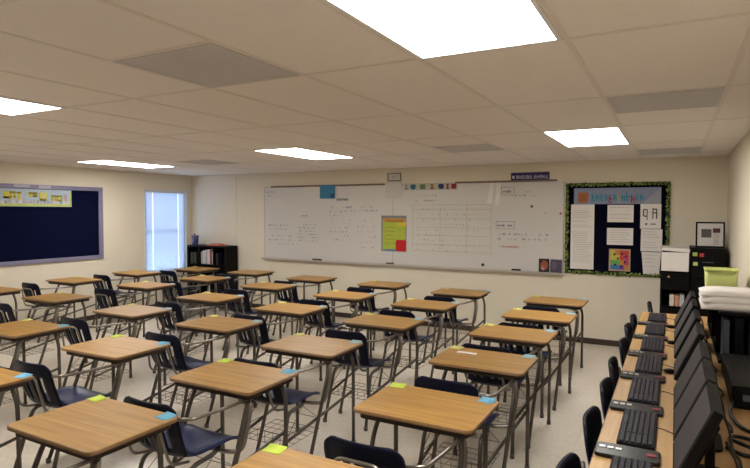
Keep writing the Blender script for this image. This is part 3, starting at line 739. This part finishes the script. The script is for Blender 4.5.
MB().prism(rrect(-.05,.01,.05,.15,.02,4), .022,.0235,0,Matrix.Rotation(PI/2,4,'X')).build('cover_picture', flat('slate_violet', (.13,.11,.17)), t)
for x0, x1, l in ((-5.24,-5.07,'dark eraser on the marker tray under the blue poster'),(-1.955,-1.835,'flat black eraser on the marker tray under the whiteboard end'),(-3.88,-3.76,'grey eraser on the marker tray under the lime poster')):
    t = thing('eraser', l, 'eraser', ((x0+x1)/2, 7.585, .8935), 0, 'erasers on the marker tray')
    a = (x1-x0)/2
    MB().box(-a,a,-.02,.02,0,.018).build('felt', flat('felt_'+l[:4], (.05,.045,.045) if l[0] != 'g' else (.2,.18,.16)), t, bevel=.003)
    MB().box(-a,a,-.02,.02,.018,.032).build('grip', BLACK if l[0] != 'g' else GLIDE, t, bevel=.004)
for x, z, c_, r, l in ((-1.703,1.775,(.03,.03,.035),.016,'black round magnet high on the whiteboard'),(-1.327,1.682,(.45,.05,.12),.014,'red round magnet at the whiteboard end'),(-2.37,.958,(.02,.02,.03),.022,'black round magnet low on the whiteboard above the tray'),(-1.52,1.69,(.55,.35,.38),.010,'small pale pink magnet on the whiteboard')):
    o = MB().cyl((0,0,0), r, .010, 16).build('round_magnet', flat('rm_%d'%int(-x*100), c_, .4), bevel=.002); o.location = (x, yb, z); o.rotation_euler = (PI/2,0,0)
    tag(o, l, 'magnet', 'round magnets on the whiteboard')
# wall plate and navy sign above the board
t = thing('wall_plate', 'small pale wall plate with grey rim above the whiteboard', 'wall plate', (-3.767, YF-.001, 2.225))
MB().box(-.115,.115,-.016,0,-.062,-.048).box(-.115,.115,-.016,0,.048,.062).box(-.115,-.098,-.016,0,-.048,.048).box(.098,.115,-.016,0,-.048,.048).build('rim', flat('grey_rim', (.22,.23,.20)), t, bevel=.002)
MB().box(-.098,.098,-.010,0,-.048,.048).build('face', PAPERG, t)
MB().box(-.03,-.005,-.012,-.010,-.015,.02).box(.02,.03,-.012,-.010,-.02,.02).build('mark', GREYINK, t)
NVS = flat('navy_sign_card', (.03,.026,.12))
t = thing('navy_sign', 'narrow navy sign with a white line of lettering above the whiteboard', 'sign', (-1.735, YF-.001, 2.172))
MB().box(-.255,.255,-.012,0,-.062,.062).build('panel', NVS, t, bevel=.002)
q = MB(); x = -.225
random.seed(5)
q.box(-.235,-.205,-.0135,-.012,-.02,.02); x = -.18
while x < .23:
    w_ = random.uniform(.012,.02); kind = random.random()
    if kind < .15: x += .008; continue
    q.box(x,x+.006,-.0135,-.012,-.024,.024)
    if kind < .5: q.box(x,x+w_,-.0135,-.012,-.024,-.012)
    elif kind < .8: q.box(x,x+w_,-.0135,-.012,.010,.024); q.box(x+w_-.006,x+w_,-.0135,-.012,-.024,.024)
    else: q.box(x,x+w_,-.0135,-.012,-.006,.006)
    x += w_+.005
q.build('lettering', flat('sign_white', (.62,.62,.75)), t)

# ------------------------------------------------------------------ bulletin board by the cabinets
GRN = flat('leaf_green', (.14,.20,.04)); GRN2 = flat('light_leaf_green', (.28,.36,.09)); GRN3 = flat('dark_leaf_green', (.025,.05,.012))
Bx0, Bx1, Bz0, Bz1 = -1.265, -.060, .905, 2.072
t = thing('bulletin_board', 'black bulletin board with leafy green border beside the whiteboard', 'bulletin board', ((Bx0+Bx1)/2, YF-.001, 0))
cb = (Bx0+Bx1)/2; yy = -.018
MB().box(Bx0-cb,Bx1-cb,yy,0,Bz0,Bz1).build('backing', BLKF, t)
lv = MB(); random.seed(3)
def leaf(x, z, ang, L, m):
    n_ = len(lv.v); ca, sa = math.cos(ang), math.sin(ang)
    P = [(0,-.5),(.28,-.15),(.25,.2),(0,.5),(-.25,.2),(-.28,-.15)]
    d = random.uniform(.002,.012)
    for k_, (u, v_) in enumerate(P):
        lv.v.append((x+(u*ca-v_*sa)*L-cb, yy-d-(.004 if k_ in (0,3) else 0), z+(u*sa+v_*ca)*L))
    lv.v.append((x-cb, yy-d-.008, z))
    for k_ in range(6): lv.face((n_+k_, n_+(k_+1)%6, n_+6), m)
per = []
st_ = .017
x = Bx0+.02
while x < Bx1-.02: per += [(x,Bz0+.02),(x,Bz1-.02)]; x += st_
z = Bz0+.02
while z < Bz1-.02: per += [(Bx0+.02,z),(Bx1-.02,z)]; z += st_
for (x, z) in per:
    for r in range(2):
        leaf(x+random.uniform(-.016,.018), z+random.uniform(-.018,.018), random.uniform(0,2*PI), random.uniform(.028,.045), random.choice((0,0,1,2)))
part(lv.build('leafy_border', [GRN,GRN2,GRN3], t), 'green leaf border')
yp = YF-.0195
bp = flat('banner_blue_grey', (.26,.31,.46)); OWL = flat('banner_orange', (.42,.13,.03)); TL = flat('banner_teal', (.03,.30,.44))
t = thing('banner', 'blue banner with orange square and teal letters atop the black board', 'banner', (-.66, yp, 1.905))
MB().box(-.503,.503,-.002,0,-.102,.102).build('sheet', bp, t)
ow = MB().prism(rrect(-.452,-.330,-.085,.048,.02,4), .002,.0035,0,Matrix.Rotation(PI/2,4,'X')).build('orange_square', OWL, t)
MB().prism(rrect(-.42,-.362,-.06,.02,.015,4), .0035,.0045,0,Matrix.Rotation(PI/2,4,'X')).build('dark_centre', PBr, ow)
q = MB()
random.seed(11)
cols_ = [0,0,0,0,1,0,2,0,0,1,0,0]; x = -.29
for i, c_ in enumerate(cols_):
    w_ = random.uniform(.036,.046); h_ = random.uniform(.075,.105); b_ = -.085 if c_ else -.06
    q.box(x,x+.017,-.0035,-.002,b_,b_+h_,c_); q.box(x,x+w_,-.0035,-.002,b_+h_*.4,b_+h_*.4+.018,c_)
    if i % 2: q.box(x+w_-.013,x+w_,-.0035,-.002,b_,b_+h_*.8,c_)
    else: q.box(x,x+w_,-.0035,-.002,b_,b_+.014,c_)
    x += w_+.010
q.build('lettering', [TL, flat('banner_red', (.40,.04,.07)), flat('banner_yellow', (.45,.45,.12))], t)
MB().prism([(.30,-.10),(.40,.0),(.502,.10),(.502,-.10)], .002,.003,0,Matrix.Rotation(PI/2,4,'X')).build('pale_corner', flat('banner_pale', (.36,.38,.46)), t)
def printed(name, x0, x1, z0, z1, label, rows, rot=0, cat='paper', taper=0, ink=GREYINK, dense=True, th=.0015, y=yp):
    t = thing(name, label, cat, ((x0+x1)/2, y, (z0+z1)/2), 0, 'papers pinned on the black bulletin board'); t.rotation_euler = (0,rot,0)
    a, b_ = (x1-x0)/2, (z1-z0)/2
    MB().prism([(-a+taper,-b_),(a-taper*.4,-b_),(a,b_),(-a,b_)], 0, th, 0, Matrix.Rotation(PI/2,4,'X')).build('sheet', PAPER, t)
    q = MB()
    for r in range(rows):
        z = b_*.82 - (b_*1.64)*(r+.3)/rows
        if random.random() < .15: continue
        x = -a*.78+taper*.5; e = a*random.uniform(.3,.8)-taper*.5
        while x < e:
            w_ = random.uniform(.012,.035); q.box(x,min(x+w_,e+.01),-th-.0008,-th,z-.003,z+.003); x += w_+.006
    q.build('printed_lines', ink, t)
    return t
printed('long_paper', -1.197,-.912,.965,1.800,'long white printed paper column on the black board beside the green border', 30)
printed('printed_card', -.757,-.457,1.576,1.792,'white printed card under the blue banner, upper of two', 4)
printed('printed_card', -.758,-.457,1.290,1.502,'white printed card above the rainbow sheet, lower of two', 6)
t = printed('drawing_sheet', -.381,-.152,1.500,1.802,'white sheet with bold black figures on the black board', 1, ink=PAPERG)
q = MB(); th=.0015
B = lambda x0,x1,z0,z1: q.box(x0,x1,-.0035,-.0015,z0,z1)
B(-.085,-.072,.0,.085); B(-.072,-.045,.075,.09); B(-.072,-.045,-.005,.010); B(-.045,-.034,-.045,.085)
B(.018,.030,.01,.10); B(.030,.065,.08,.095); B(.058,.070,.04,.09); B(.030,.065,.035,.05); B(.058,.072,-.03,.04); B(.018,.030,-.03,.01)
B(-.06,-.035,-.105,-.085); B(.0,.06,-.100,-.088)
q.build('bold_figures', INK, t)
printed('printed_sheet', -.370,-.136,1.222,1.495,'plain printed sheet below the bold figure sheet', 7, .01)
printed('printed_sheet', -.362,-.146,.938,1.214,'tapering printed sheet lowest on the black board', 5, .02, taper=.03, y=yp-.0022)
t = thing('rainbow_sheet', 'rainbow coloured square sheet at the bottom of the black board', 'poster', (-.606, yp, 1.100))
MB().box(-.124,.124,-.0015,0,-.139,.139).build('sheet', flat('tan_card', (.50,.34,.22)), t)
rb = [((.62,.06,.05),0),((.55,.04,.18),1),((.60,.26,.04),2),((.60,.55,.08),3),((.14,.40,.10),4),((.05,.20,.50),5),((.20,.08,.35),6)]
q = MB(); cells = {(0,3):3,(1,3):2,(2,3):0,(3,3):0,(0,2):3,(1,2):3,(2,2):0,(3,2):1,(0,1):4,(1,1):4,(2,1):2,(3,1):1,(0,0):5,(1,0):5,(2,0):6,(3,0):2}
for (i, j), m_ in cells.items():
    q.prism(rrect(-.106+i*.053,-.053+i*.053,-.122+j*.061,-.061+j*.061,.012,3), .0015,.003,m_,Matrix.Rotation(PI/2,4,'X'))
q.build('colour_patches', [flat('rainbow_%d'%i, c_) for c_, i in rb], t)
q = MB()
for (x, z) in ((-.06,.07),(-.02,.02),(.03,.08),(.06,-.02),(-.05,-.06),(.02,-.08),(.07,.05)):
    q.prism(rrect(x-.012,x+.012,z-.014,z+.014,.008,3), .003,.0038,0,Matrix.Rotation(PI/2,4,'X'))
q.build('dark_spots', DV, t)

# ------------------------------------------------------------------ navy board on the window wall
Ly0, Ly1, Lz0, Lz1 = 3.32, 5.752, .953, 2.070
t = thing('navy_board', 'large navy fabric board in lavender grey frame on the window wall', 'bulletin board', (XL+.001, (Ly0+Ly1)/2, 0))
a = (Ly1-Ly0)/2; fw = .075
MB().box(0,.012,-a+fw,a-fw,Lz0+.055,Lz1-.06).build('fabric', NAVYF, t)
part(MB().box(0,.026,-a,a,Lz0,Lz0+.055).box(0,.026,-a,a,Lz1-.06,Lz1).box(0,.026,-a,-a+fw,Lz0+.055,Lz1-.06).box(0,.026,a-fw,a,Lz0+.055,Lz1-.06).build('frame', LAV, t, bevel=.004), 'lavender grey frame')
t = thing('wall_banner', 'pale blue banner with yellow letter shapes on the navy board', 'banner', (XL+.0135, 4.57, 1.883))
bl = flat('banner_pale_blue', (.42,.52,.60)); yl = flat('banner_letter_yellow', (.72,.60,.03)); pk = flat('banner_muted_pink', (.48,.36,.40)); gl = flat('banner_lime_edge', (.50,.58,.14)); gb = flat('banner_grey_blue', (.24,.28,.40))
MB().box(0,.002,-.665,.665,-.122,.122).build('sheet', bl, t)
q = MB()
q.box(.002,.0032,-.66,.66,-.118,-.085,1).box(.002,.0032,.64,.66,-.085,.115,1)
random.seed(21)
for i in range(26):
    y = -.62+i*.048; q.box(.002,.0035,y,y+.03,-.08,-.03+random.uniform(-.02,.02),random.choice((0,2,0,3)))
q.box(.002,.0035,.55,.60,-.05,.06,0)
q.build('picture_row', [pk, gl, gb, flat('banner_cream', (.62,.58,.56))], t)
q = MB(); y = -.63
def glyph(y, w_, z0, z1, kind):
    s_ = .027
    if kind == 0: q.box(.0032,.0052,y,y+s_,z0,z1).box(.0032,.0052,y+w_-s_,y+w_,z0,z1).box(.0032,.0052,y,y+w_,z0,z0+s_).box(.0032,.0052,y+w_/2-s_/2,y+w_/2+s_/2,z0,z1-.02)
    elif kind == 1: q.box(.0032,.0052,y,y+s_,z0,z1).box(.0032,.0052,y+w_-s_,y+w_,z0,z1).box(.0032,.0052,y,y+w_,z1-s_,z1).box(.0032,.0052,y,y+w_,z0+.025,z0+.042)
    elif kind == 2: q.box(.0032,.0052,y,y+w_,z1-s_,z1).box(.0032,.0052,y+w_/2-.017,y+w_/2+.017,z0,z1)
    else: q.box(.0032,.0052,y,y+w_,z1-s_,z1).box(.0032,.0052,y,y+w_,z0,z0+s_).box(.0032,.0052,y,y+s_,z0,z1).box(.0032,.0052,y+w_-s_,y+w_,z0,z1)
for (y, w_, z0, z1, kd) in ((-.56,.08,-.01,.085,2),(-.46,.08,0,.09,3),(-.30,.075,-.015,.085,0),(-.215,.075,-.02,.085,1),(-.13,.07,-.03,.08,2),(.03,.06,.01,.08,2),(.095,.06,.01,.08,3),(.19,.10,-.04,.085,0),(.36,.075,-.045,.045,1),(.445,.075,-.045,.045,3)):
    glyph(y, w_, z0, z1, kd)
q.build('lettering', yl, t)
q = MB(); random.seed(9); y = -.9
o = None
for i, (y0, y1, z0, z1) in enumerate(((4.40,4.62,2.028,2.064),(4.74,4.92,2.020,2.062))):
    o = MB().box(0,.0015,-(y1-y0)/2,(y1-y0)/2,0,z1-z0).build('paper_scrap', flat('scrap_%d'%i, (.45,.42,.52))); o.location = (XL+.0271, (y0+y1)/2, z0)
    tag(o, ['pale paper scrap on the navy board frame, further from the window','pale paper scrap on the navy board frame, window side'][i], 'paper')

# ------------------------------------------------------------------ world, camera, view
wd = bpy.data.worlds.new('sky'); S.world = wd; wd.use_nodes = True
bg = wd.node_tree.nodes['Background']; bg.inputs[0].default_value = (.55,.73,1.0,1); bg.inputs[1].default_value = 5
cam = bpy.data.cameras.new('camera'); co = bpy.data.objects.new('camera', cam); COL.objects.link(co); S.camera = co
cam.sensor_width = 36; cam.sensor_fit = 'HORIZONTAL'; cam.lens = 36*558.5/750; cam.clip_start = .05
yw_, pt, rl = math.radians(28.26), math.radians(-2.29), math.radians(.14)
fwd = Vector((-math.sin(yw_)*math.cos(pt), math.cos(yw_)*math.cos(pt), math.sin(pt)))
ri = Vector((math.cos(yw_), math.sin(yw_), 0)); up = ri.cross(fwd)
r2 = ri*math.cos(rl)+up*math.sin(rl); u2 = -ri*math.sin(rl)+up*math.cos(rl)
M = Matrix((r2, u2, -fwd)).transposed().to_4x4(); M.translation = (0,0,1.70); co.matrix_world = M
vs = S.view_settings; vs.view_transform = 'Standard'; vs.look = 'None'; vs.gamma = 1; vs.use_curve_mapping = False
vs.exposure = 0.68
